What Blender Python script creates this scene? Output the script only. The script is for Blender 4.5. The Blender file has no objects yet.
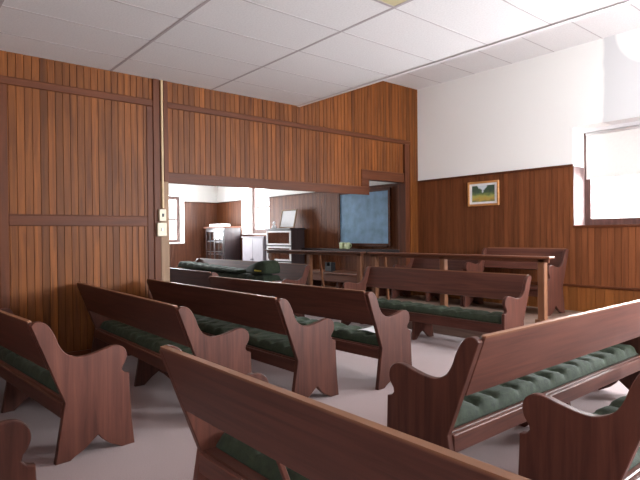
import bpy, bmesh, math, random
from mathutils import Vector, Matrix
random.seed(7)
SC = bpy.context.scene
COL = SC.collection

# ------------------------------------------------------------------ materials
def new_mat(name):
    m = bpy.data.materials.new(name); m.use_nodes = True
    nt = m.node_tree
    return m, nt, nt.nodes, nt.links, nt.nodes['Principled BSDF']

def ramp(N, stops):
    r = N.new('ShaderNodeValToRGB')
    while len(r.color_ramp.elements) < len(stops): r.color_ramp.elements.new(0.5)
    for e, (p, c) in zip(r.color_ramp.elements, stops):
        e.position = p; e.color = (*c, 1)
    return r

def wood(name, dark, light, rough=0.4, grain='z', board=None, baxis='y', spread=0.5, groove=0.0, vary=0.25, coat=0.0, gscale=1.0, spec=.5, worn=False):
    """streaky wood; grain runs along one object axis; with board= each board gets a tone of its own"""
    m, nt, N, L, P = new_mat(name)
    tc = N.new('ShaderNodeTexCoord'); mp = N.new('ShaderNodeMapping')
    s = {'x': (1.2, 22, 22), 'y': (22, 1.2, 22), 'z': (22, 22, 1.2)}[grain]
    mp.inputs['Scale'].default_value = tuple(v * gscale for v in s)
    L.new(tc.outputs['Object'], mp.inputs['Vector'])
    oi = N.new('ShaderNodeObjectInfo')
    vec = mp.outputs['Vector']
    add = N.new('ShaderNodeVectorMath'); add.operation = 'ADD'
    mul = N.new('ShaderNodeMath'); mul.operation = 'MULTIPLY'; mul.inputs[1].default_value = 37.0
    L.new(oi.outputs['Random'], mul.inputs[0]); L.new(vec, add.inputs[0]); L.new(mul.outputs[0], add.inputs[1])
    vec = add.outputs[0]
    tone = None
    if board:
        sp = N.new('ShaderNodeSeparateXYZ'); L.new(tc.outputs['Object'], sp.inputs[0])
        dv = N.new('ShaderNodeMath'); dv.operation = 'DIVIDE'; dv.inputs[1].default_value = board
        L.new(sp.outputs[{'x': 0, 'y': 1}[baxis]], dv.inputs[0])
        fl = N.new('ShaderNodeMath'); fl.operation = 'FLOOR'; L.new(dv.outputs[0], fl.inputs[0])
        wn = N.new('ShaderNodeTexWhiteNoise'); wn.noise_dimensions = '1D'; L.new(fl.outputs[0], wn.inputs['W'])
        tone = wn.outputs['Value']
        a2 = N.new('ShaderNodeVectorMath'); a2.operation = 'ADD'
        m2 = N.new('ShaderNodeVectorMath'); m2.operation = 'SCALE'; m2.inputs['Scale'].default_value = 9.0
        L.new(wn.outputs['Color'], m2.inputs[0]); L.new(vec, a2.inputs[0]); L.new(m2.outputs[0], a2.inputs[1])
        vec = a2.outputs[0]
    nz = N.new('ShaderNodeTexNoise'); nz.inputs['Scale'].default_value = 1.0; nz.inputs['Detail'].default_value = 5; nz.inputs['Roughness'].default_value = 0.6
    nz.inputs['Distortion'].default_value = 0.6
    L.new(vec, nz.inputs['Vector'])
    r = ramp(N, [(0.3, dark), (0.7, light)]); L.new(nz.outputs['Fac'], r.inputs['Fac'])
    col = r.outputs['Color']
    def brightness(col, src, lo, hi):
        mr = N.new('ShaderNodeMapRange'); mr.inputs['To Min'].default_value = lo; mr.inputs['To Max'].default_value = hi
        L.new(src, mr.inputs['Value'])
        hs = N.new('ShaderNodeHueSaturation'); L.new(mr.outputs['Result'], hs.inputs['Value']); L.new(col, hs.inputs['Color'])
        return hs.outputs['Color']
    if tone is not None: col = brightness(col, tone, 1 - spread, 1 + spread)
    else: col = brightness(col, oi.outputs['Random'], 1 - vary, 1 + vary)
    if worn:   # varnish rubbed pale along the top edge of a back board
        s2 = N.new('ShaderNodeSeparateXYZ'); L.new(tc.outputs['Object'], s2.inputs[0])
        wm = N.new('ShaderNodeMapRange'); wm.inputs['From Min'].default_value = .896; wm.inputs['From Max'].default_value = .912; wm.inputs['To Max'].default_value = .55
        L.new(s2.outputs[2], wm.inputs['Value'])
        wx = N.new('ShaderNodeMix'); wx.data_type = 'RGBA'; wx.inputs['B'].default_value = (.36, .17, .085, 1)
        L.new(wm.outputs['Result'], wx.inputs['Factor']); L.new(col, wx.inputs['A']); col = wx.outputs['Result']
    L.new(col, P.inputs['Base Color'])
    P.inputs['Roughness'].default_value = rough; P.inputs['Specular IOR Level'].default_value = spec
    if coat:
        P.inputs['Coat Weight'].default_value = coat; P.inputs['Coat Roughness'].default_value = 0.25
    bp = N.new('ShaderNodeBump'); bp.inputs['Strength'].default_value = 0.06; bp.inputs['Distance'].default_value = 0.01
    L.new(nz.outputs['Fac'], bp.inputs['Height']); L.new(bp.outputs['Normal'], P.inputs['Normal'])
    return m

def plain(name, c, rough=0.6, noise=0.06, scale=18, metallic=0.0, bump=0.0, spec=None):
    m, nt, N, L, P = new_mat(name)
    tc = N.new('ShaderNodeTexCoord'); nz = N.new('ShaderNodeTexNoise')
    nz.inputs['Scale'].default_value = scale; nz.inputs['Detail'].default_value = 4
    L.new(tc.outputs['Object'], nz.inputs['Vector'])
    r = ramp(N, [(0.3, tuple(max(0, v * (1 - noise)) for v in c)), (0.7, tuple(min(1, v * (1 + noise)) for v in c))])
    L.new(nz.outputs['Fac'], r.inputs['Fac']); L.new(r.outputs['Color'], P.inputs['Base Color'])
    P.inputs['Roughness'].default_value = rough; P.inputs['Metallic'].default_value = metallic
    if spec is not None: P.inputs['Specular IOR Level'].default_value = spec
    if bump:
        bp = N.new('ShaderNodeBump'); bp.inputs['Strength'].default_value = bump; bp.inputs['Distance'].default_value = 0.01
        L.new(nz.outputs['Fac'], bp.inputs['Height']); L.new(bp.outputs['Normal'], P.inputs['Normal'])
    return m

def glass(name, tint=(1, 1, 1), gloss=0.12):
    m, nt, N, L, P = new_mat(name)
    N.remove(P); out = N['Material Output']
    t = N.new('ShaderNodeBsdfTransparent'); t.inputs[0].default_value = (*tint, 1)
    g = N.new('ShaderNodeBsdfGlossy'); g.inputs['Roughness'].default_value = 0.05
    mx = N.new('ShaderNodeMixShader')
    nz = N.new('ShaderNodeTexNoise'); nz.inputs['Scale'].default_value = 3
    mr = N.new('ShaderNodeMapRange'); mr.inputs['To Min'].default_value = gloss * 0.8; mr.inputs['To Max'].default_value = gloss * 1.2
    L.new(nz.outputs['Fac'], mr.inputs['Value']); L.new(mr.outputs['Result'], mx.inputs[0])
    L.new(t.outputs[0], mx.inputs[1]); L.new(g.outputs[0], mx.inputs[2]); L.new(mx.outputs[0], out.inputs['Surface'])
    return m

M = {}
M['part_boards'] = wood('partition_boards', (.078, .021, .0045), (.225, .070, .0135), .5, 'z', .077, 'y', .26, spec=.22)
M['wain_boards'] = wood('wainscot_boards', (.115, .036, .013), (.21, .069, .025), .5, 'z', .088, 'x', .2, spec=.22)
M['low_boards'] = wood('low_boards', (.15, .048, .012), (.25, .087, .022), .5, 'z', .125, 'x', .2, spec=.22)
M['trim'] = wood('trim_wood', (.068, .0185, .007), (.125, .036, .0125), .5, 'y', vary=.06, spec=.22)
M['trimx'] = wood('trim_wood_across', (.068, .0185, .007), (.125, .036, .0125), .5, 'x', vary=.06, spec=.22)
M['trimv'] = wood('trim_wood_upright', (.068, .0185, .007), (.125, .036, .0125), .5, 'z', vary=.06, spec=.22)
M['jamb'] = wood('pale_jamb_wood', (.19, .105, .055), (.30, .18, .10), .6, 'z', vary=.05)
BD, BL = (.056, .0175, .012), (.122, .041, .027)
M['bench_x'] = wood('bench_wood_long', BD, BL, .44, 'x', vary=.18, coat=.05, worn=True, spec=.32)
M['bench_z'] = wood('bench_wood_upright', BD, BL, .46, 'z', vary=.22, coat=.04, spec=.28)
M['rail'] = wood('gallery_rail_wood', (.10, .034, .018), (.19, .068, .033), .42, 'x', vary=.15)
M['railz'] = wood('gallery_post_wood', (.16, .065, .03), (.27, .115, .055), .45, 'z', vary=.1)
M['dark_wood'] = wood('dark_cabinet_wood', (.018, .011, .012), (.045, .026, .026), .35, 'z', vary=.05)
M['board_floor'] = wood('platform_planks', (.16, .10, .075), (.26, .17, .13), .5, 'x', .12, 'y', .1)
M['frame_gold'] = wood('gilt_frame_wood', (.42, .17, .045), (.62, .30, .10), .4, 'x', vary=.02)
M['white_wall'] = plain('white_plaster_plain', (.80, .79, .76), .9, .02, 3, bump=.05)
M['white_paint'] = plain('white_paint', (.78, .77, .78), .5, .03, 8)
M['cream'] = plain('cream_plastic', (.62, .55, .40), .4, .03, 8)
M['conduit'] = plain('tan_conduit', (.50, .35, .19), .5, .08, 12)
M['grid'] = plain('ceiling_grid_metal', (.47, .43, .44), .6, .04, 30)
M['cupboard'] = plain('pale_lilac_paint', (.42, .39, .44), .5, .05, 8)
M['paper'] = plain('paper', (.80, .80, .82), .8, .02, 20)
M['black'] = plain('black_paint', (.012, .012, .014), .45, .2, 20)
M['slate'] = plain('blue_grey_chalkboard', (.24, .42, .60), .7, .22, 5)
M['mug'] = plain('pale_green_glaze', (.62, .70, .42), .3, .08, 12)
M['glass'] = glass('window_glass', (1, 1, 1), .08)
M['cab_glass'] = glass('cabinet_glass', (.9, .95, 1), .42)
M['sash'] = wood('window_sash_wood', (.055, .025, .022), (.12, .06, .05), .5, 'z', vary=.05)
M['yellow'] = plain('yellow_stitching', (.5, .42, .05), .8, .1, 30)
M['diffuser'] = plain('stained_ceiling_panel', (.62, .56, .33), .7, .06, 10)

def make_plaster():
    m, nt, N, L, P = new_mat('white_plaster')
    tc = N.new('ShaderNodeTexCoord'); sp = N.new('ShaderNodeSeparateXYZ'); L.new(tc.outputs['Object'], sp.inputs[0])
    nz = N.new('ShaderNodeTexNoise'); nz.inputs['Scale'].default_value = 2.2; nz.inputs['Detail'].default_value = 3
    L.new(tc.outputs['Object'], nz.inputs['Vector'])
    # blown highlight painted into the colour: greyer outside it above the window, wavering edge
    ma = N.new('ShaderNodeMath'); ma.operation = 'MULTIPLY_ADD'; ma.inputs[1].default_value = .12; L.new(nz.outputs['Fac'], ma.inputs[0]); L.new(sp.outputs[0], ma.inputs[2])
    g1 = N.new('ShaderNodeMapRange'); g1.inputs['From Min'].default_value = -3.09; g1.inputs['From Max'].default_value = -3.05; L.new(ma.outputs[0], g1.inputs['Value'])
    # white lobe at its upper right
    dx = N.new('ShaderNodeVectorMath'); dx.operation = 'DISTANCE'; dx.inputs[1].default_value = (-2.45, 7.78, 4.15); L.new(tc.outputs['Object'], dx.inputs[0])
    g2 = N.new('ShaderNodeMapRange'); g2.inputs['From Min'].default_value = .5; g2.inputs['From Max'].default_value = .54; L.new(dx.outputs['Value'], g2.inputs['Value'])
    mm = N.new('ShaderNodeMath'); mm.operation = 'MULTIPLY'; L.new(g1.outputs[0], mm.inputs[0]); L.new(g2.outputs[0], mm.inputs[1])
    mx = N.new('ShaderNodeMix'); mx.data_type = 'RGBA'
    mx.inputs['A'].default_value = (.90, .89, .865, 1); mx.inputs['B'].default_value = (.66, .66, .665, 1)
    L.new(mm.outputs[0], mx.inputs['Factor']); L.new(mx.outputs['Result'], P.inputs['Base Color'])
    P.inputs['Roughness'].default_value = .9
    return m
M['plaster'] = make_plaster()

def make_carpet():
    m, nt, N, L, P = new_mat('beige_carpet')
    tc = N.new('ShaderNodeTexCoord')
    nz = N.new('ShaderNodeTexNoise'); nz.inputs['Scale'].default_value = 160; nz.inputs['Detail'].default_value = 3
    n2 = N.new('ShaderNodeTexNoise'); n2.inputs['Scale'].default_value = 1.1; n2.inputs['Detail'].default_value = 3
    L.new(tc.outputs['Object'], nz.inputs['Vector']); L.new(tc.outputs['Object'], n2.inputs['Vector'])
    r = ramp(N, [(.3, (.25, .174, .170)), (.7, (.36, .255, .25))]); L.new(nz.outputs['Fac'], r.inputs['Fac'])
    mr = N.new('ShaderNodeMapRange'); mr.inputs['To Min'].default_value = .85; mr.inputs['To Max'].default_value = 1.12; L.new(n2.outputs['Fac'], mr.inputs['Value'])
    hs = N.new('ShaderNodeHueSaturation'); L.new(r.outputs['Color'], hs.inputs['Color']); L.new(mr.outputs[0], hs.inputs['Value'])
    L.new(hs.outputs['Color'], P.inputs['Base Color']); P.inputs['Roughness'].default_value = .95
    P.inputs['Sheen Weight'].default_value = .2
    bp = N.new('ShaderNodeBump'); bp.inputs['Strength'].default_value = .3; bp.inputs['Distance'].default_value = .004
    L.new(nz.outputs['Fac'], bp.inputs['Height']); L.new(bp.outputs['Normal'], P.inputs['Normal'])
    return m
M['carpet'] = make_carpet()

def make_tile():
    m, nt, N, L, P = new_mat('ceiling_tile')
    tc = N.new('ShaderNodeTexCoord')
    nz = N.new('ShaderNodeTexNoise'); nz.inputs['Scale'].default_value = 60; nz.inputs['Detail'].default_value = 4
    n2 = N.new('ShaderNodeTexNoise'); n2.inputs['Scale'].default_value = .8
    L.new(tc.outputs['Object'], nz.inputs['Vector']); L.new(tc.outputs['Object'], n2.inputs['Vector'])
    r = ramp(N, [(.3, (.76, .75, .75)), (.7, (.85, .845, .84))]); L.new(nz.outputs['Fac'], r.inputs['Fac'])
    L.new(r.outputs['Color'], P.inputs['Base Color']); P.inputs['Roughness'].default_value = .9
    return m
M['tile'] = make_tile()

def make_cushion_mat():
    m, nt, N, L, P = new_mat('green_cushion_cloth')
    tc = N.new('ShaderNodeTexCoord')
    nz = N.new('ShaderNodeTexNoise'); nz.inputs['Scale'].default_value = 28; nz.inputs['Detail'].default_value = 6; nz.inputs['Roughness'].default_value = .7
    L.new(tc.outputs['Object'], nz.inputs['Vector'])
    oi = N.new('ShaderNodeObjectInfo')
    r = ramp(N, [(.3, (.006, .012, .004)), (.72, (.024, .036, .015))]); L.new(nz.outputs['Fac'], r.inputs['Fac'])
    mr = N.new('ShaderNodeMapRange'); mr.inputs['To Min'].default_value = .85; mr.inputs['To Max'].default_value = 1.2; L.new(oi.outputs['Random'], mr.inputs['Value'])
    hs = N.new('ShaderNodeHueSaturation'); L.new(r.outputs['Color'], hs.inputs['Color']); L.new(mr.outputs[0], hs.inputs['Value'])
    L.new(hs.outputs['Color'], P.inputs['Base Color']); P.inputs['Roughness'].default_value = .85
    P.inputs['Sheen Weight'].default_value = .03; P.inputs['Sheen Tint'].default_value = (.6, .8, .7, 1)
    bp = N.new('ShaderNodeBump'); bp.inputs['Strength'].default_value = .5; bp.inputs['Distance'].default_value = .006
    L.new(nz.outputs['Fac'], bp.inputs['Height']); L.new(bp.outputs['Normal'], P.inputs['Normal'])
    return m
M['cushion'] = make_cushion_mat()

def make_landscape():
    m, nt, N, L, P = new_mat('landscape_print')
    tc = N.new('ShaderNodeTexCoord'); sp = N.new('ShaderNodeSeparateXYZ'); L.new(tc.outputs['Generated'], sp.inputs[0])
    nz = N.new('ShaderNodeTexNoise'); nz.inputs['Scale'].default_value = 4.5; nz.inputs['Detail'].default_value = 6
    L.new(tc.outputs['Generated'], nz.inputs['Vector'])
    # tree masses left and right, pale gap of sky between, golden meadow below
    ab = N.new('ShaderNodeMath'); ab.operation = 'SUBTRACT'; ab.inputs[1].default_value = .47; L.new(sp.outputs[0], ab.inputs[0])
    a2 = N.new('ShaderNodeMath'); a2.operation = 'ABSOLUTE'; L.new(ab.outputs[0], a2.inputs[0])
    s = N.new('ShaderNodeMath'); s.operation = 'MULTIPLY_ADD'; s.inputs[1].default_value = -1.5; L.new(a2.outputs[0], s.inputs[0]); L.new(sp.outputs[2], s.inputs[2])
    n = N.new('ShaderNodeMath'); n.operation = 'MULTIPLY_ADD'; n.inputs[1].default_value = .6; L.new(nz.outputs['Fac'], n.inputs[0]); L.new(s.outputs[0], n.inputs[2])
    sky = N.new('ShaderNodeMapRange'); sky.inputs['From Min'].default_value = .88; sky.inputs['From Max'].default_value = .98; L.new(n.outputs[0], sky.inputs['Value'])
    rz = N.new('ShaderNodeMath'); rz.operation = 'MULTIPLY_ADD'; rz.inputs[1].default_value = .55; L.new(nz.outputs['Fac'], rz.inputs[0]); L.new(sp.outputs[2], rz.inputs[2])
    land = ramp(N, [(.25, (.14, .20, .10)), (.45, (.55, .36, .08)), (.6, (.45, .43, .12)), (.74, (.16, .22, .08)), (.95, (.05, .09, .06))])
    L.new(rz.outputs[0], land.inputs['Fac'])
    mx = N.new('ShaderNodeMix'); mx.data_type = 'RGBA'; L.new(sky.outputs[0], mx.inputs['Factor']); L.new(land.outputs['Color'], mx.inputs['A'])
    mx.inputs['B'].default_value = (.62, .68, .74, 1)
    L.new(mx.outputs['Result'], P.inputs['Base Color']); P.inputs['Roughness'].default_value = .35
    return m
M['landscape'] = make_landscape()

# ------------------------------------------------------------------ mesh helpers
def add_box(bm, a, b, bevel=0.0, mtx=None, seg=1):
    a, b = Vector([min(p, q) for p, q in zip(a, b)]), Vector([max(p, q) for p, q in zip(a, b)])
    vs = [bm.verts.new((x, y, z)) for x in (a.x, b.x) for y in (a.y, b.y) for z in (a.z, b.z)]
    fs = [bm.faces.new([vs[i] for i in f]) for f in ((0, 1, 3, 2), (4, 6, 7, 5), (0, 4, 5, 1), (2, 3, 7, 6), (0, 2, 6, 4), (1, 5, 7, 3))]
    if bevel:
        es = list({e for f in fs for e in f.edges})
        r = bmesh.ops.bevel(bm, geom=es, offset=bevel, segments=seg, affect='EDGES', profile=.5)
        vs = list({v for f in r['faces'] for v in f.verts} | {v for v in vs if v.is_valid})
    if mtx is not None: bmesh.ops.transform(bm, matrix=mtx, verts=vs)
    return vs

def add_prism(bm, pts, x0, x1, bevel=0.0):
    """outline in the (y,z) plane pushed from x0 to x1"""
    lo = [bm.verts.new((x0, y, z)) for y, z in pts]; hi = [bm.verts.new((x1, y, z)) for y, z in pts]
    n = len(pts)
    f0 = bm.faces.new(lo); f1 = bm.faces.new(hi[::-1])
    for i in range(n): bm.faces.new((lo[(i + 1) % n], lo[i], hi[i], hi[(i + 1) % n]))
    bmesh.ops.recalc_face_normals(bm, faces=bm.faces)
    if bevel:
        es = list(set(f0.edges) | set(f1.edges))
        bmesh.ops.bevel(bm, geom=es, offset=bevel, segments=1, affect='EDGES')
    bmesh.ops.triangulate(bm, faces=[f for f in bm.faces if len(f.verts) > 8], ngon_method='EAR_CLIP')

def add_lathe(bm, prof, c=(0, 0, 0), n=20):
    rings = []
    for r, z in prof:
        rings.append([bm.verts.new((c[0] + r * math.cos(2 * math.pi * k / n), c[1] + r * math.sin(2 * math.pi * k / n), c[2] + z)) for k in range(n)])
    for a, b in zip(rings, rings[1:]):
        for k in range(n): bm.faces.new((a[k], a[(k + 1) % n], b[(k + 1) % n], b[k]))
    bm.faces.new(rings[0][::-1]); bm.faces.new(rings[-1])

def obj(name, bm, mat, parent=None, smooth=False):
    bmesh.ops.recalc_face_normals(bm, faces=bm.faces)
    me = bpy.data.meshes.new(name); bm.to_mesh(me); bm.free()
    me.materials.append(mat)
    o = bpy.data.objects.new(name, me); COL.objects.link(o)
    if parent is not None: o.parent = parent
    if smooth:
        for p in me.polygons: p.use_smooth = True
    return o

def box(name, a, b, mat, parent=None, bevel=0.0, seg=1):
    bm = bmesh.new(); add_box(bm, a, b, bevel, None, seg); return obj(name, bm, mat, parent)
def boxes(name, lst, mat, parent=None, bevel=0.0):
    bm = bmesh.new()
    for a, b in lst: add_box(bm, a, b, bevel)
    return obj(name, bm, mat, parent)

def tag(o, label, cat, group=None):
    o['label'] = label; o['category'] = cat
    if group: o['group'] = group
    return o
def thing(name, label, cat, loc=(0, 0, 0), rz=0.0, group=None):
    o = bpy.data.objects.new(name, None); COL.objects.link(o); o.empty_display_size = .1
    o.location = loc; o.rotation_euler = (0, 0, rz)
    return tag(o, label, cat, group)
def struct(o):
    o['kind'] = 'structure'; return o
def dup(root, loc, rz, label, group=None):
    r = root.copy(); COL.objects.link(r); r.location = loc; r.rotation_euler = (0, 0, rz); r['label'] = label
    if group: r['group'] = group
    for ch in list(root.children):
        c = ch.copy(); COL.objects.link(c); c.parent = r
        for g in ch.children:
            d = g.copy(); COL.objects.link(d); d.parent = c
    return r

def boards_mesh(bm, axis, fixed, out, u0, u1, z0, z1, w, gw=.007, gd=.009, th=.012):
    """upright tongue and groove boards with real grooves; boards line up with multiples of w"""
    f = fixed + out * th; g = f - out * gd
    prof = [(u0, f)]
    k = math.floor(u0 / w) + 1
    while k * w < u1 - gw:
        u = k * w
        if u > u0 + gw: prof += [(u - gw / 2, f), (u - gw / 4, g), (u + gw / 4, g), (u + gw / 2, f)]
        k += 1
    prof.append((u1, f))
    prof = [(u0, fixed)] + prof + [(u1, fixed)]
    P = (lambda u, n, z: (n, u, z)) if axis == 'y' else (lambda u, n, z: (u, n, z))
    lo = [bm.verts.new(P(u, n, z0)) for u, n in prof]; hi = [bm.verts.new(P(u, n, z1)) for u, n in prof]
    for i in range(len(prof) - 1): bm.faces.new((lo[i], lo[i + 1], hi[i + 1], hi[i]))
    # caps
    for i in range(1, len(prof) - 2):
        for row, z in ((lo, z0), (hi, z1)):
            pass

def boards(name, axis, fixed, out, spans, w, mat, parent):
    bm = bmesh.new()
    for u0, u1, z0, z1 in spans: boards_mesh(bm, axis, fixed, out, u0, u1, z0, z1, w)
    return obj(name, bm, mat, parent)

# ------------------------------------------------------------------ the room
XP, YF, ZC, ZU = -6.45, 7.78, 3.40, 4.12      # partition plane, front wall plane, main ceiling, higher ceiling
XR, YB, XL = 2.4, -3.2, -14.1                 # right wall, back wall, far wall of the next room
PT = .09
struct(box('floor', (XL - .4, YB - .3, -.15), (XR + .3, YF + .5, 0), M['carpet']))
PX1 = -2.75
struct(box('floor_platform', (-9.9, 6.10, 0), (PX1, YF, .28), M['board_floor'], bevel=.008))

# partition between the two rooms
wl = struct(boxes('wall_left', [((XP - PT, YB, 0), (XP, 2.80, ZU + .1)), ((XP - PT, 2.80, 2.12), (XP, 6.32, ZU + .1)),
                                ((XP - PT, 6.32, 2.36), (XP, 7.43, ZU + .1)), ((XP - PT, 7.43, 0), (XP, YF, ZU + .1))], M['trimv']))
boards('panelling', 'y', XP, 1, [(YB, .98, .12, 3.06), (1.07, 2.60, .12, 1.55), (1.07, 2.60, 1.68, 3.06),
                                 (2.86, 6.30, 2.24, 3.07), (6.30, 7.36, 2.52, 3.07), (YB, 5.0, 3.14, ZC), (5.0, 7.56, 3.14, ZU), (7.56, YF, .28, ZU)], .077, M['part_boards'], wl)
T = .030
trims = [
 ('trim_1', [((XP, YB, 3.05), (XP + T, 2.66, 3.13))], 'trim'),               # cap over the left panel
 ('trim_2', [((XP, 2.84, 3.06), (XP + T, 7.56, 3.13))], 'trim'),             # cap over the lifting panel
 ('trim_3', [((XP, .98, .0), (XP + .022, 1.07, 3.05)), ((XP, 2.58, .0), (XP + .022, 2.66, 3.05))], 'trimv'),
 ('trim_4', [((XP, 1.07, 1.55), (XP + .022, 2.58, 1.67)), ((XP, YB, 1.55), (XP + .022, .98, 1.67))], 'trim'),
 ('trim_5', [((XP, 2.85, 2.10), (XP + .028, 6.48, 2.24))], 'trim'),          # beam over the opening
 ('trim_6', [((XP, 6.30, 2.36), (XP + .026, 7.42, 2.53)), ((XP, 6.30, 2.24), (XP + .026, 6.48, 2.36))], 'trim'),
 ('trim_7', [((XP - PT - .02, 7.38, 0), (XP + .05, 7.50, 3.06))], 'trimv'),  # post at the far end of the opening
]
for n, l, m in trims: struct(boxes(n, l, M[m], bevel=.006))
struct(box('trim_8', (XP - PT - .01, 2.66, 0), (XP + .035, 2.745, ZC), M['trimv'], bevel=.006))
struct(box('trim_9', (XP - PT - .01, 2.745, 0), (XP + .028, 2.86, 2.12), M['jamb'], bevel=.006))
struct(box('trim_10', (XP - .01, 2.80, 2.12), (XP + .03, 2.86, ZC), M['trimv'], bevel=.004))
struct(box('baseboard_left', (XP, YB, 0), (XP + .03, 2.66, .12), M['trim'], bevel=.004))

# front wall: solid wall with two window openings, plaster above and boarding below
W1 = (-3.55, -1.75, 1.52, 2.95)      # main room window
W0 = (.2, 2.0, 1.52, 2.95)           # second main room window, right of the picture
W2 = (-12.69, -11.34, 1.47, 2.95)    # next room window
WD = .45
def wall_x(name, x0, x1, y0, y1, z0, z1, holes, mat):
    bx = []; x = x0
    for a, b, c, d in sorted(holes):
        bx += [((x, y0, z0), (a, y1, z1)), ((a, y0, z0), (b, y1, c)), ((a, y0, d), (b, y1, z1))]; x = b
    bx.append(((x, y0, z0), (x1, y1, z1)))
    return boxes(name, bx, mat)
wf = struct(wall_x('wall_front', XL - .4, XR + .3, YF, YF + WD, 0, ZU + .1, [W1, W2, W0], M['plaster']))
WT = 2.385
boards('wainscot', 'x', YF, -1, [(XP + .0, W1[0] + .0, .66, WT), (W1[0], W1[1], .66, W1[2] - .03), (W1[1], W0[0], .66, WT), (W0[0], W0[1], .66, W0[2] - .03), (W0[1], XR, .66, WT)], .088, M['wain_boards'], wf)
boards('lower_wainscot', 'x', YF, -1, [(XP, XR, .1, .64)], .125, M['low_boards'], wf)
boards('next_room_wainscot', 'x', YF, -1, [(XL, W2[0], .1, WT), (W2[0], W2[1], .1, W2[2] - .03), (W2[1], XP - PT, .1, WT)], .088, M['wain_boards'], wf)
struct(boxes('trim_11', [((XP, YF - .035, WT), (W1[0], YF, WT + .03)), ((W1[1], YF - .035, WT), (W0[0], YF, WT + .03))], M['trimx'], bevel=.005))
struct(box('trim_12', (XP, YF - .03, .635), (XR, YF, .67), M['trimx'], bevel=.006))
struct(boxes('trim_13', [((XL, YF - .035, WT), (W2[0], YF, WT + .03)), ((W2[1], YF - .035, WT), (XP - PT, YF, WT + .03))], M['trimx'], bevel=.005))
struct(box('trim_14', (-10.2, YF - .19, 1.05), (XP - PT - .05, YF, 1.12), M['dark_wood'], bevel=.008))   # ledge under the chalkboard
# side boarding in the main window recess up to the wainscot top
bm = bmesh.new(); add_box(bm, (W1[0], YF - .012, W1[2]), (W1[0] + .012, YF + .34, WT))
obj('window_reveal_lining', bm, plain('varnished_reveal', (.16, .105, .10), .5, .05, 6), wf)

def window(name, axis, u0, u1, z0, z1, n0, n1, sashes, parts_mat, mull=(), f=.055):
    """frame + sash + panes standing between n0 and n1 in the wall depth"""
    P = (lambda u, n, z: (u, n, z)) if axis == 'x' else (lambda u, n, z: (n, u, z))
    root = bpy.data.objects.new(name, None); COL.objects.link(root); root['kind'] = 'structure'
    fr = [(P(u0, n0, z0), P(u0 + f, n1, z1)), (P(u1 - f, n0, z0), P(u1, n1, z1)), (P(u0 + f, n0, z1 - f), P(u1 - f, n1, z1)), (P(u0 + f, n0, z0), P(u1 - f, n1, z0 + f))]
    boxes('window_frame', fr, parts_mat, root, .004)
    m = (n0 + n1) / 2
    zm = (z0 + z1) / 2
    bars = [(P(u0 + f, m - .012, zm - .022), P(u1 - f, m + .022, zm + .022))]
    for u in mull: bars.append((P(u - .02, m - .012, z0 + f), P(u + .02, m + .02, z1 - f)))
    boxes('sash_bar', bars, parts_mat, root, .003)
    box('pane', P(u0 + f, m - .003, z0 + f), P(u1 - f, m + .003, z1 - f), M['glass'], root)
    return root
w = window('window_1', 'x', W1[0], W1[1], W1[2], W1[3], YF + .34, YF + .42, 1, M['sash'], f=.10)
box('window_sill', (W1[0] + .001, YF - .03, W1[2] - .03), (W1[1], YF + .34, W1[2] + .004), M['trimx'], w, .004)
box('window_head', (W1[0], YF + .28, W1[3] - .05), (W1[1], YF + .36, W1[3]), M['white_paint'], w)
w = window('window_6', 'x', W0[0], W0[1], W0[2], W0[3], YF + .34, YF + .42, 1, M['sash'])
w = window('window_2', 'x', W2[0], W2[1], W2[2], W2[3], YF + .34, YF + .42, 1, M['sash'], f=.13)
box('window_sill', (W2[0] + .001, YF - .02, W2[2] - .03), (W2[1], YF + .34, W2[2] + .004), M['white_paint'], w, .004)

# next room: far wall with a window, back wall, ceiling
W3 = (5.2, 6.72, 1.24, 2.58)
wfar = struct(boxes('wall_far', [((XL - .4, YB, 0), (XL, W3[0], ZU)), ((XL - .4, W3[1], 0), (XL, YF, ZU)), ((XL - .4, W3[0], 0), (XL, W3[1], W3[2])), ((XL - .4, W3[0], W3[3]), (XL, W3[1], ZU))], M['white_wall']))
boards('wainscot', 'y', XL, 1, [(YB, W3[0], .1, WT), (W3[0], W3[1], .1, W3[2] - .03), (W3[1], YF, .1, WT)], .088, wood('wainscot_boards_far', (.10, .031, .0125), (.185, .058, .022), .5, 'z', .088, 'y', .22), wfar)
struct(boxes('trim_15', [((XL, YB, WT), (XL + .035, W3[0], WT + .03)), ((XL, W3[1], WT), (XL + .035, YF, WT + .03))], M['trim'], bevel=.005))
w = window('window_3', 'y', W3[0], W3[1], W3[2], W3[3], XL - .36, XL - .28, 1, M['sash'], mull=(6.1,), f=.10)
box('window_sill', (XL - .28, W3[0], W3[2] - .03), (XL + .03, W3[1], W3[2] + .004), M['white_paint'], w, .004)

# right and back walls of the main room, each with window openings that let the daylight in
RW = [(-2.95, -1.35), (5.2, 6.8)]
RZ = (1.35, 2.95)
bx = []; y = YB
for a, b in RW:
    bx += [((XR, y, 0), (XR + .3, a, ZU)), ((XR, a, 0), (XR + .3, b, RZ[0])), ((XR, a, RZ[1]), (XR + .3, b, ZU))]; y = b
bx.append(((XR, y, 0), (XR + .3, YF, ZU)))
wr = struct(boxes('wall_right', bx, M['white_wall']))
M['wain_y'] = wood('wainscot_boards_side', (.115, .036, .013), (.21, .069, .025), .5, 'z', .088, 'y', .22)
boards('wainscot', 'y', XR, -1, [(YB, RW[0][0], .1, WT), (RW[0][0], RW[0][1], .1, RZ[0] - .01), (RW[0][1], RW[1][0], .1, WT), (RW[1][0], RW[1][1], .1, RZ[0] - .01), (RW[1][1], YF, .1, WT)], .088, M['wain_y'], wr)
wb = struct(box('wall_back', (XL, YB - .3, 0), (XR, YB, ZU), M['white_wall']))
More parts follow.
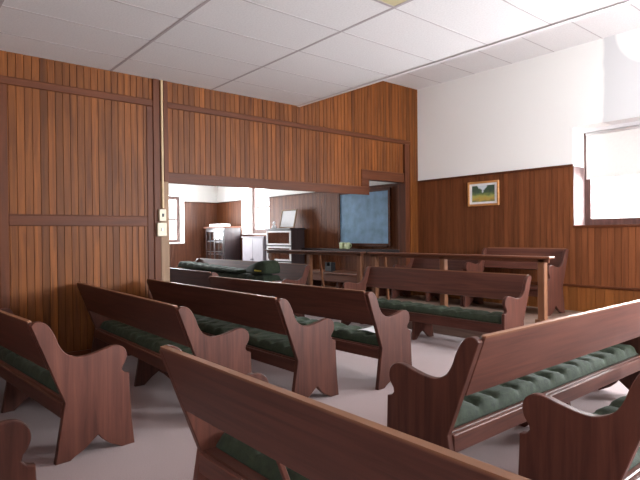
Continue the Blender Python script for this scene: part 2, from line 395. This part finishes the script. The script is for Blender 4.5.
boards('wainscot', 'x', YB, 1, [(XP, XR, .1, WT), (XL, XP - PT, .1, WT)], .088, M['wain_boards'], wb)
for i, (a, b) in enumerate(RW): window('window_%d' % (4 + i), 'y', a, b, RZ[0], RZ[1], XR + .12, XR + .2, 1, M['sash'])
# ceilings
ce = struct(box('ceiling', (XP, YB, ZC), (XR, 4.97, ZC + .10), M['tile']))
def grid_bars(xs, ys, x0, x1, y0, y1, z, wx=.013, wy=.028):
    l = [((x - wx / 2, y0, z - .0015), (x + wx / 2, y1, z + .004)) for x in xs] + [((x0, y - wy / 2, z - .002), (x1, y + wy / 2, z + .004)) for y in ys]
    return l
xs = [-5.885 + .686 * k for k in range(12)]
boxes('ceiling_grid', grid_bars(xs, [-1.86, -.52, .82, 2.155, 3.49], XP, XR, YB, 4.97, ZC), M['grid'], ce)
struct(box('trim_16', (XP, 4.94, ZC - .012), (XR, 5.0, ZC + .16), M['white_paint'], bevel=.004))
cu = struct(box('ceiling_high', (XP - PT, 4.9, ZU), (XR, YF, ZU + .1), M['tile']))
boxes('ceiling_grid', grid_bars(xs, [5.9], XP, XR, 5.0, YF, ZU), M['grid'], cu)
struct(box('wall_bulkhead', (XP, 4.9, ZC + .1), (XR, 4.96, ZU), M['white_wall']))
struct(box('ceiling_next_room', (XL, YB, ZC), (XP - PT, YF, ZC + .1), M['white_wall']))

# a discoloured panel in one ceiling bay, only its corner in view
t = thing('ceiling_panel', 'beige ceiling panel whose corner shows at the top edge', 'ceiling panel', (-2.79, 2.82, ZC))
box('panel_sheet', (-.32, -.64, -.005), (.32, .64, -.0005), M['diffuser'], t)
boxes('panel_rim', [((-.334, -.655, -.007), (-.32, .655, -.0005)), ((.32, -.655, -.007), (.334, .655, -.0005)), ((-.32, -.655, -.007), (.32, -.64, -.0005)), ((-.32, .64, -.007), (.32, .655, -.0005))], M['grid'], t)

# ------------------------------------------------------------------ benches
def catmull(p, n=5):
    out = []
    q = [p[0]] + p + [p[-1]]
    for i in range(1, len(q) - 2):
        a, b, c, d = q[i - 1], q[i], q[i + 1], q[i + 2]
        for k in range(n):
            t = k / n
            out.append(tuple(.5 * (2 * b[j] + (c[j] - a[j]) * t + (2 * a[j] - 5 * b[j] + 4 * c[j] - d[j]) * t * t + (-a[j] + 3 * b[j] - 3 * c[j] + d[j]) * t ** 3) for j in (0, 1)))
    out.append(p[-1])
    return out
TOP = [(-.128, .868), (-.105, .888), (-.065, .886), (-.028, .86), (.008, .80), (.035, .735), (.075, .685), (.14, .656), (.21, .656), (.29, .672), (.36, .690), (.415, .688), (.455, .66), (.468, .615), (.458, .575), (.437, .545)]
TOP = [(y, .656 + (z - .656) * 1.07 if z > .656 and y < .2 else z) for y, z in TOP]
OUT = catmull(TOP) + catmull([(.432, .522), (.452, .500), (.482, .492)], 3) + [(.486, .38), (.496, .18), (.515, 0), (.425, 0), (.385, .02), (.34, .045), (.295, .085), (.272, .118), (.262, .118), (.235, .095), (.18, .05), (.115, .018), (.09, 0), (0, 0), (.062, .375)]
def back_pt(z): return .062 + (z - .375) * (-.190 / .493)     # back edge line of the end panel
SLOPE = math.atan2(.190, .493)

def make_bench(name, L, label, group, brace=True, seat_cat='bench'):
    t = thing(name, label, seat_cat, group=group)
    ep = .042
    for x in (0, L - ep):
        bm = bmesh.new(); add_prism(bm, OUT, x, x + ep, .004)
        obj('end_panel', bm, M['bench_z'], t)
    # leaning back board
    bm = bmesh.new()
    zl, zt = .590, .912
    a = (back_pt(zl), zl); b = (back_pt(zt) + .004, zt)
    n = (math.cos(SLOPE), math.sin(SLOPE)); th = .028
    pts = [a, b, (b[0] + n[0] * th, b[1] + n[1] * th * .3), (a[0] + n[0] * th, a[1] + n[1] * th)]
    add_prism(bm, pts, ep + .001, L - ep - .001, .005)
    obj('back_board', bm, M['bench_x'], t)
    box('back_rail', (ep, .048, .270), (L - ep, .075, .368), M['bench_x'], t, .004)
    box('seat', (ep, .075, .345), (L - ep, .485, .375), M['bench_x'], t, .005)
    box('seat_apron', (ep, .44, .25), (L - ep, .466, .345), M['bench_x'], t, .004)
    for fx in ((.5,) if L < 2 else (.5,)):
        bm = bmesh.new()
        add_prism(bm, [(.076, .345), (.076, .265), (.03, 0), (.12, 0), (.2, .07), (.26, .11), (.32, .07), (.39, 0), (.45, 0), (.44, .25), (.44, .345)], L * fx - .02, L * fx + .02, .003)
        obj('middle_leg', bm, M['bench_z'], t)
    if brace:
        bm = bmesh.new()
        z0, z1 = .380, .70
        a = (back_pt(z0) + .03, z0); b = (back_pt(z1) + .032, z1)
        add_prism(bm, [a, b, (b[0] + .02, b[1]), (a[0] + .025, a[1])], L * .27 - .011, L * .27 + .011, .003)
        obj('back_brace', bm, M['bench_z'], t)
    return t

def cushion_mesh(L, D=.37, H=.085, tuft=.21, rows=2, seed=1, sag=0.0):
    rnd = random.Random(seed)
    bm = bmesh.new()
    nx = max(12, int(L / .025)); ny = 16
    T = []
    k = 0
    while (k + .5) * tuft < L:
        for r in range(rows):
            T.append(((k + .5 + (.5 if r % 2 else 0)) * tuft + rnd.uniform(-.02, .02), D * (r + .5) / rows + rnd.uniform(-.02, .02)))
        k += 1
    ph = [rnd.uniform(0, 6.28) for _ in range(4)]
    def h(x, y):
        e = min(x, L - x) ; f = min(y, D - y)
        s = math.sqrt(max(0, 1 - (1 - min(1, e / .045)) ** 2)) * math.sqrt(max(0, 1 - (1 - min(1, f / .06)) ** 2))
        d = 0
        for tx, ty in T:
            if abs(tx - x) < .14:
                r2 = ((tx - x) ** 2 + ((ty - y) * .8) ** 2)
                d += .45 * math.exp(-r2 / .0014) + .24 * math.exp(-((tx - x) ** 2) / .0003) * math.exp(-((ty - y) ** 2) / .02)
        wv = .10 * math.sin(9 * x + ph[0]) * math.sin(11 * y + ph[1]) + .06 * math.sin(23 * x + ph[2] + 6 * y)
        return H * (.12 + .88 * s * (1 - min(.62, d)) * (1 + wv))
    top = [[bm.verts.new((L * i / nx, D * j / ny, h(L * i / nx, D * j / ny))) for j in range(ny + 1)] for i in range(nx + 1)]
    bot = [[bm.verts.new((L * i / nx, D * j / ny, 0)) for j in range(ny + 1)] for i in range(nx + 1)]
    for i in range(nx):
        for j in range(ny):
            bm.faces.new((top[i][j], top[i + 1][j], top[i + 1][j + 1], top[i][j + 1]))
            bm.faces.new((bot[i][j], bot[i][j + 1], bot[i + 1][j + 1], bot[i + 1][j]))
    for i in range(nx):
        bm.faces.new((top[i][0], bot[i][0], bot[i + 1][0], top[i + 1][0])); bm.faces.new((top[i][ny], top[i + 1][ny], bot[i + 1][ny], bot[i][ny]))
    for j in range(ny):
        bm.faces.new((top[0][j], top[0][j + 1], bot[0][j + 1], bot[0][j])); bm.faces.new((top[nx][j], bot[nx][j], bot[nx][j + 1], top[nx][j + 1]))
    return bm

SEAT_Z = .376
CUSH = {}
def cushion(L, label, bench_loc, rz, seed, zoff=0.0, off=.06, yoff=.10, group='green bench cushions'):
    key = (round(L, 2), seed % 3)
    if key not in CUSH:
        o = obj('bench_cushion', cushion_mesh(L, seed=seed), M['cushion'], smooth=True); CUSH[key] = o
    else:
        o = CUSH[key].copy(); COL.objects.link(o)
    v = Matrix.Rotation(rz, 3, 'Z') @ Vector((off, yoff, 0))
    o.location = (bench_loc[0] + v.x, bench_loc[1] + v.y, bench_loc[2] + SEAT_Z + zoff); o.rotation_euler = (0, 0, rz)
    return tag(o, label, 'cushion', group)

LB = 2.76
XB = -6.385
GL = 'benches in rows against the left partition'
LO = 3.95
b0 = make_bench('meeting_bench', LO, brace=False, label='dark brown bench in the bottom left corner showing only its rounded arm', group=GL)
b0.location = (-2.40 - LO, 0, 0)
first = make_bench('meeting_bench', LB, brace=False, label='brown bench', group=GL)
rows = [   # right end of the bench (x, y), turn
 (-3.585, .83, .079, 'brown wooden bench at far left with its whole end panel in view', 'green cushion on the shadowed bench at far left'),
 (-3.609, 1.794, -.02, 'brown bench just behind the near bench, second end panel from the left', 'green cushion on the second bench from the left'),
 (-3.50, 2.61, 0, 'reddish brown bench in the middle whose scrolled end stands above the near bench', 'long dark green cushion of the middle bench, behind its back board'),
 (-3.36, 3.48, .045, 'brown bench with a white paper on its cushion, farthest of the left rows', 'green cushion with the white paper lying on it'),
]
for i, (x, y, a, lb, lc) in enumerate(rows):
    o = (x - LB * math.cos(a), y - LB * math.sin(a), 0)
    if i == 0: first.location = o; first.rotation_euler = (0, 0, a); first['label'] = lb
    else: dup(first, o, a, lb, GL)
    cushion(LB - .12, lc, o, a, 1 + i)
# near bench, and the two at right facing the partition
nb0 = make_bench('meeting_bench', LB, 'nearest bench across the bottom centre, its whole back board toward the viewer', 'benches on the aisle')
nb0.location = (-2.40, 1.135, 0)
cushion(LB - .12, 'green cushion seen through the gap of the nearest bench', (-2.40, 1.135, 0), 0, 5, yoff=.135)
R90 = math.pi / 2
dup(first, (-1.62, 2.25, 0), R90, 'long brown bench at right with a tufted cushion showing under its back', 'benches on the aisle')
cushion(LB - .12, 'long tufted green cushion on the right bench, brightest and longest in view', (-1.62, 2.25, 0), R90, 6)
dup(first, (-.81, 2.27, 0), R90, 'very dark bench end in the bottom right corner', 'benches on the aisle')
cushion(LB - .12, 'green cushion partly hidden by the dark bench end at bottom right', (-.81, 2.27, 0), R90, 7)
# bench facing the viewer below the gallery rail
CBP = (-3.28, 5.95, 0)
cb = dup(first, CBP, math.pi, 'bench turned to face the viewer in front of the gallery rail', 'benches facing the room')
cushion(LB - .12, 'flat green cushion on the bench that faces the viewer', CBP, math.pi, 8)

# ------------------------------------------------------------------ gallery: rails and benches on the platform
PZ = .28
def gallery_rail(x0, x1, posts, label, brace_x):
    t = thing('gallery_rail', label, 'railing', (x0, 6.29, PZ), group='gallery rails')
    L = x1 - x0
    box('top_rail', (0, -.07, .82), (L, .07, .85), M['rail'], t, .006)
    box('rail_fascia', (.03, -.03, .775), (L - .03, .0, .82), M['rail'], t, .004)
    for p in posts:
        q = box('post', (p - x0 - .045, -.03, 0), (p - x0 + .045, .05, .82), M['railz'], t, .006)
        box('post_foot', (p - x0 - .075, -.045, 0), (p - x0 + .075, .07, .07), M['railz'], q, .006)
    bm = bmesh.new(); b = brace_x - x0
    add_box(bm, (-.02, -.02, 0), (.02, .02, .88), .003, Matrix.Translation((b - .16, .30, 0)) @ Matrix.Rotation(.17, 4, 'Y') @ Matrix.Rotation(.27, 4, 'X'))
    obj('brace', bm, M['railz'], t)
gallery_rail(-9.27, -6.40, [-9.12, -7.86, -6.48], 'wooden gallery rail in the next room, left of the gap', -7.62)
gallery_rail(-6.24, -3.13, [-6.13, -4.75, -3.26], 'wooden gallery rail on posts behind the bench that faces the viewer', -5.95)

gb = make_bench('gallery_bench', 1.36, 'short dark bench on the platform at the right end of the rail', 'gallery benches', brace=False)
gb.location = (-3.55, 7.50, PZ); gb.rotation_euler = (0, 0, math.pi)
g2 = make_bench('gallery_bench', 1.5, 'lower brown bench on the platform behind the middle rail post', 'gallery benches', brace=False)
g2.location = (-4.94, 7.52, PZ); g2.rotation_euler = (0, 0, math.pi); g2.scale = (1, 1, .86)
# plain bench in the next room's gallery
t = thing('gallery_bench', 'plain backless seat on the platform in the next room', 'bench', (-9.1, 7.0, PZ), group='gallery benches')
box('seat', (0, 0, .345), (2.35, .62, .38), M['rail'], t, .006)
box('seat_apron', (.02, .02, .20), (2.33, .05, .345), M['rail'], t, .004)
for x in (.03, 1.15, 2.26):
    box('leg', (x, .05, 0), (x + .05, .55, .345), M['bench_z'], t, .004)
t = thing('notched_box', 'small black notched box on the platform seat in the next room', 'box', (-8.36, 7.25, PZ + .381))
boxes('body', [((-.10, -.06, 0), (.10, .06, .11))], M['black'], t, .006)
for x in (-.10, .05): box('side_flap', (x, -.06, .1105), (x + .05, .06, .19), M['black'], t, .004)

# ------------------------------------------------------------------ next room
# two benches seen through the opening
L2 = 2.6
dup(first, (-6.72 - LB, 3.74, 0), 0, 'pale lit bench back in the next room just past the partition post', 'next room benches')
nb = make_bench('meeting_bench', 4.1, 'bench in the next room turned to face the viewer and piled with cushions', 'next room benches')
nb.location = (-7.15, 5.62, 0); nb.rotation_euler = (0, 0, math.pi)
# cushions piled on it
GP = 'cushions piled on the next room bench'
pile = []
def flat_cushion(L, D, H, loc, rot, label, seed, taper=0):
    bm = cushion_mesh(L, D, H, .3, 2, seed)
    if taper:
        for v in bm.verts: v.co.z *= 1 - taper * v.co.x / L
    o = obj('piled_cushion', bm, M['cushion'], smooth=True)
    o.location = loc; o.rotation_euler = rot
    return tag(o, label, 'cushion', GP)
zt = SEAT_Z + .003
for L_, H_, tp, lb in ((3.6, .105, 0, 'lowest long green cushion of the pile on the next room bench'), (3.3, .105, 0, 'second green cushion from the bottom of the next room pile'),
                       (3.45, .10, 0, 'third green cushion from the bottom of the next room pile'), (2.55, .12, .65, 'top left green cushion of the next room pile')):
    o = flat_cushion(L_, .36, H_, (-11.12, 5.13, zt), (0, 0, 0), lb, 21 + len(pile), tp)
    pile.append(o); zp = zt; zt += max(v.co.z for v in o.data.vertices) + .002
# folded cushion: a rolled over slab
bm = bmesh.new()
prof = catmull([(-.30, .0), (-.33, .06), (-.27, .12), (-.12, .17), (.05, .22), (.22, .24), (.31, .19), (.33, .09), (.30, .01), (.0, 0), (-.30, 0)], 4)
n = len(prof); rings = []
for k, y in enumerate((0, .03, .12, .22, .30, .33)):
    s = (.90, .98, 1, 1, .98, .9)[k]
    rings.append([bm.verts.new((px * s, y, .004 + pz * s)) for px, pz in prof[:-1]])
for a, b in zip(rings, rings[1:]):
    for k in range(len(a)): bm.faces.new((a[k], a[(k + 1) % len(a)], b[(k + 1) % len(a)], b[k]))
bm.faces.new(rings[0]); bm.faces.new(rings[-1][::-1])
o = obj('folded_cushion', bm, M['cushion'], smooth=True); o.location = (-7.98, 5.15, zp)
tag(o, 'folded green cushion with yellow mark at the right end of the pile', 'cushion', GP)
box('yellow_mark', (-.02, -.004, .05), (.2, .004, .075), M['yellow'], o)

# chalkboard
t = thing('chalkboard', 'blue grey chalkboard on the boarded wall of the next room', 'chalkboard', (-7.87, YF - .014, 1.19))
box('slate', (-.71, -.02, .05), (.71, -.004, 1.10), M['slate'], t)
boxes('board_frame', [((-.77, -.04, 0), (-.71, 0, 1.15)), ((.71, -.04, 0), (.77, 0, 1.15)), ((-.71, -.04, 1.10), (.71, 0, 1.15)), ((-.71, -.04, 0), (.71, 0, .05))], M['trimx'], t, .004)
box('chalk_tray', (-.71, -.068, -.015), (.71, -.04, .01), M['trimx'], t, .004)
# two pale mugs on the ledge
def mug(x, y, z, label, s=1.0, first=[None]):
    if first[0] is None:
        t = thing('mug', label, 'mug', (x, y, z), group='mugs under the chalkboard'); t.scale = (1.15, 1.15, 1.35)
        bm = bmesh.new(); add_lathe(bm, [(.042, 0), (.05, .01), (.052, .10), (.046, .10), (.044, .02), (.01, .015)], n=18); obj('cup', bm, M['mug'], t, True)
        bm = bmesh.new()
        for k in range(9):
            a = -1.3 + 2.6 * k / 8
            add_box(bm, (.048 + .03 * math.cos(a) - .006, -.006, .055 + .03 * math.sin(a) - .007), (.048 + .03 * math.cos(a) + .006, .006, .055 + .03 * math.sin(a) + .007))
        obj('mug_handle', bm, M['mug'], t); first[0] = t
        return t
    return dup(first[0], (x, y, z), .5, label)
mug(-8.40, YF - .15, 1.121, 'left one of two pale mugs on the ledge under the chalkboard')
mug(-8.24, YF - .15, 1.121, 'right one of two pale mugs on the ledge under the chalkboard')

# glazed dark cabinet in the corner
t = thing('glazed_cabinet', 'tall dark cabinet with latticed glass doors in the far corner', 'cabinet', (-13.76, 7.2, 0))
cw, cd, ch = 1.08, .52, 1.64
boxes('carcass', [((0, .02, 0), (.04, cd, ch)), ((cw - .04, .02, 0), (cw, cd, ch)), ((.04, cd - .03, 0), (cw - .04, cd, ch)), ((.04, .02, 0), (cw - .04, cd - .03, .1)), ((.04, .02, ch - .04), (cw - .04, cd - .03, ch))], M['dark_wood'], t, .004)
box('cabinet_top', (-.04, -.04, ch), (cw + .04, cd + .03, ch + .045), M['trimx'], t, .008)
boxes('shelf', [((.04, .06, z), (cw - .04, cd - .03, z + .025)) for z in (.5, .9, 1.27)], M['white_paint'], t)
box('cabinet_lining', (.04, cd - .045, .1), (cw - .04, cd - .031, ch - .04), M['white_paint'], t)
for k in range(2):
    x0 = .04 + k * .5
    d = boxes('door', [((x0, 0, .1), (x0 + .04, .02, ch - .04)), ((x0 + .46, 0, .1), (x0 + .5, .02, ch - .04)), ((x0 + .04, 0, .1), (x0 + .46, .02, .15)), ((x0 + .04, 0, ch - .1), (x0 + .46, .02, ch - .04))], M['dark_wood'], t, .003)
    boxes('lattice', [((x0 + .04, .002, z), (x0 + .46, .018, z + .02)) for z in (.42, .7, .98, 1.26)] + [((x0 + .24, .002, .15), (x0 + .26, .018, ch - .1))], M['black'], d)
    box('door_glass', (x0 + .04, .008, .15), (x0 + .46, .012, ch - .1), M['cab_glass'], d)
# papers on the cabinet
o = box('paper_stack', (-.32, -.16, 0), (.32, .16, .075), M['paper'], None, .004); o.location = (-13.3, 7.42, ch + .046)
tag(o, 'white stack of papers lying on top of the glazed corner cabinet', 'papers')

# low white cupboard under the window
t = thing('low_cupboard', 'low white cupboard below the next room window', 'cupboard', (-12.12, 7.42, 0))
box('carcass', (0, .02, 0), (1.02, .335, 1.37), M['cupboard'], t, .006)
box('cupboard_top', (-.03, -.01, 1.37), (1.05, .345, 1.40), M['cupboard'], t, .006)
for k in range(2):
    d = box('door', (.02 + k * .49, 0, .06), (.50 + k * .49, .02, 1.34), M['cupboard'], t, .004)
    box('knob', (.44 + k * .09, -.025, .8), (.465 + k * .09, 0, .825), M['black'], d, .006)

# bookcase with lift-up glass fronts
t = thing('glass_front_bookcase', 'sectional bookcase with glass fronts edged in white glare and dark side', 'bookcase', (-10.76, 7.28, 0))
bw, bd, bh = .97, .42, 1.55
boxes('carcass', [((0, .03, 0), (.03, bd, bh)), ((bw - .03, .03, 0), (bw, bd, bh)), ((.03, bd - .02, 0), (bw - .03, bd, bh))] + [((.03, .03, z), (bw - .03, bd - .02, z + .03)) for z in (.05, .42, .79, 1.16, bh - .03)], M['dark_wood'], t, .003)
box('bookcase_top', (-.03, -.02, bh), (bw + .03, bd + .02, bh + .04), M['dark_wood'], t, .008)
for z in (.08, .45, .82, 1.19):
    hgt = .34
    d = boxes('glass_door', [((0, 0, z), (.04, .028, z + hgt)), ((bw - .04, 0, z), (bw, .028, z + hgt)), ((.04, 0, z), (bw - .04, .028, z + .04)), ((.04, 0, z + hgt - .04), (bw - .04, .028, z + hgt))], M['white_paint'], t, .003)  # pale glare on the door frames put in as white paint
    box('door_glass', (.04, .012, z + .04), (bw - .04, .016, z + hgt - .04), M['cab_glass'], d)
box('bookcase_lining', (.03, bd - .035, .08), (bw - .03, bd - .021, bh - .03), M['cupboard'], t)
# picture and small figurine on the bookcase
t = thing('leaning_picture', 'pale framed print leaning on top of the glass fronted bookcase', 'picture', (-10.22, 7.50, bh + .041), 0)
mt = Matrix.Rotation(-.22, 4, 'X')
def leaned(name, lst, mat):
    bm = bmesh.new()
    for a, b in lst: add_box(bm, a, b, .003, mt)
    return obj(name, bm, mat, t)
leaned('frame', [((-.30, -.02, 0), (-.27, .01, .46)), ((.27, -.02, 0), (.30, .01, .46)), ((-.27, -.02, 0), (.27, .01, .03)), ((-.27, -.02, .43), (.27, .01, .46))], M['jamb'])
leaned('print', [((-.27, -.008, .03), (.27, .004, .43))], M['paper'])
o_bm = bmesh.new(); add_lathe(o_bm, [(.05, 0), (.06, .02), (.05, .06), (.02, .09), (.035, .12), (.03, .15), (.008, .17)], n=14)
o = obj('small_vase', o_bm, M['white_paint'], None, True); o.location = (-10.60, 7.40, bh + .041)
tag(o, 'small pale vase left of the leaning print on the bookcase', 'vase')

# ------------------------------------------------------------------ small things in the main room
# switches and conduit on the post
o = box('conduit', (0, -.014, 0), (.022, .014, 1.62), M['conduit'], None, .006); o.location = (XP + .029, 2.772, 1.775)
tag(o, 'thin tan conduit running up the post from the switch to the ceiling', 'conduit')
for k, (z, lb) in enumerate(((1.69, 'upper cream switch box on the partition post, with a dark centre'), (1.51, 'lower and wider cream switch box on the partition post'))):
    t = thing('light_switch', lb, 'switch', (XP + .036, 2.755 if k == 0 else 2.745, z), group='switches on the post')
    h = .075 if k == 0 else .085; wd = .045 if k == 0 else .06
    box('cover', (0, -wd, -h), (.04, wd, h), M['cream'], t, .006)
    box('toggle', (.04, -.012, -.02), (.052, .012, .02), M['black'] if k == 0 else M['paper'], t, .003)
# painting
t = thing('framed_painting', 'small framed landscape with golden field on the front wall', 'painting', (-5.03, YF - .014, 2.085))
fw, fh = .295, .205
boxes('frame', [((-fw, -.03, -fh), (-fw + .035, 0, fh)), ((fw - .035, -.03, -fh), (fw, 0, fh)), ((-fw + .035, -.03, -fh), (fw - .035, 0, -fh + .035)), ((-fw + .035, -.03, fh - .035), (fw - .035, 0, fh))], M['frame_gold'], t, .006)
boxes('mat_border', [((-.26, -.016, -.17), (-.215, -.004, .17)), ((.215, -.016, -.17), (.26, -.004, .17)), ((-.215, -.016, -.17), (.215, -.004, -.135)), ((-.215, -.016, .135), (.215, -.004, .17))], M['paper'], t)
box('picture', (-.215, -.014, -.135), (.215, -.004, .135), M['landscape'], t)
# roller blind
t = thing('roller_blind', 'white roller blind drawn halfway down the front window', 'blind', (W1[0] + .05, YF + .31, 0))
bwid = W1[1] - W1[0] - .07
bm = bmesh.new(); add_box(bm, (0, -.003, 2.22), (bwid, .003, W1[3] - .06)); obj('fabric', bm, plain('blind_cloth', (.74, .73, .70), .9, .02, 30), t)
bm = bmesh.new()
add_lathe(bm, [(.025, 0), (.025, bwid)], n=14); bmesh.ops.transform(bm, matrix=Matrix.Translation((0, 0, W1[3] - .075)) @ Matrix.Rotation(R90, 4, 'Y'), verts=bm.verts); obj('roller', bm, M['white_paint'], t, True)
box('hem_bar', (0, -.008, 2.205), (bwid, .008, 2.225), M['white_paint'], t, .003)
# paper on the far left cushion: a limp open leaflet
bm = bmesh.new()
nx, ny = 10, 6
vv = [[bm.verts.new((.30 * i / nx, .2 * j / ny, .012 + .035 * math.sin(math.pi * i / nx) * (j / ny) + .008 * math.sin(6 * i / nx))) for j in range(ny + 1)] for i in range(nx + 1)]
for i in range(nx):
    for j in range(ny): bm.faces.new((vv[i][j], vv[i + 1][j], vv[i + 1][j + 1], vv[i][j + 1]))
o = obj('leaflet', bm, M['paper'], None, True); o.location = (-3.80, 3.64, .462); o.rotation_euler = (-.05, 0, .2)
tag(o, 'white leaflet lying on the green cushion near the bench end', 'paper')
# ------------------------------------------------------------------ light
def area(name, loc, size, rot, power, col=(1, 1, 1)):
    l = bpy.data.lights.new(name, 'AREA'); l.shape = 'RECTANGLE'; l.size, l.size_y = size; l.energy = power; l.color = col
    o = bpy.data.objects.new(name, l); COL.objects.link(o); o.location = loc; o.rotation_euler = rot
    return o
SKY = (.92, .96, 1.0)
# daylight standing outside each window, pointing in
area('daylight', ((W1[0] + W1[1]) / 2, YF + .95, 2.45), (2.2, 2.0), (-R90, 0, 0), 660, SKY)
area('daylight', ((W0[0] + W0[1]) / 2, YF + .95, 2.45), (2.2, 2.0), (-R90, 0, 0), 1150, SKY)
area('daylight', ((W2[0] + W2[1]) / 2, YF + .6, 2.2), (1.5, 1.6), (-R90, 0, 0), 300, SKY)
area('daylight', (XL - .6, (W3[0] + W3[1]) / 2, 1.95), (1.5, 1.6), (R90, 0, -R90), 300, SKY)
for (a, b), p in zip(RW, (140, 540)): area('daylight', (XR + .4, (a + b) / 2, 2.15), (1.7, 1.7), (R90, 0, R90), p, SKY)

wd = bpy.data.worlds.new('World'); SC.world = wd; wd.use_nodes = True
bg = wd.node_tree.nodes['Background']
bg.inputs['Color'].default_value = (.92, .96, 1, 1); bg.inputs['Strength'].default_value = 2.5

# ------------------------------------------------------------------ camera
F, YAW, PITCH, ROLL, H = 529.4, .8751, -.0093, -.0099, 1.42
f = Vector((-math.sin(YAW) * math.cos(PITCH), math.cos(YAW) * math.cos(PITCH), math.sin(PITCH)))
r = Vector((math.cos(YAW), math.sin(YAW), 0)); u = r.cross(f)
r2 = r * math.cos(ROLL) + u * math.sin(ROLL); u2 = -r * math.sin(ROLL) + u * math.cos(ROLL)
cam = bpy.data.cameras.new('camera'); cam.sensor_width = 36; cam.lens = F / 640 * 36; cam.clip_start = .02
co = bpy.data.objects.new('camera', cam); COL.objects.link(co)
mw = Matrix((r2, u2, -f)).transposed().to_4x4(); mw.translation = (0, 0, H)
co.matrix_world = mw
SC.camera = co
SC.view_settings.view_transform = 'Standard'
SC.view_settings.look = 'None'
SC.view_settings.exposure = 0.72
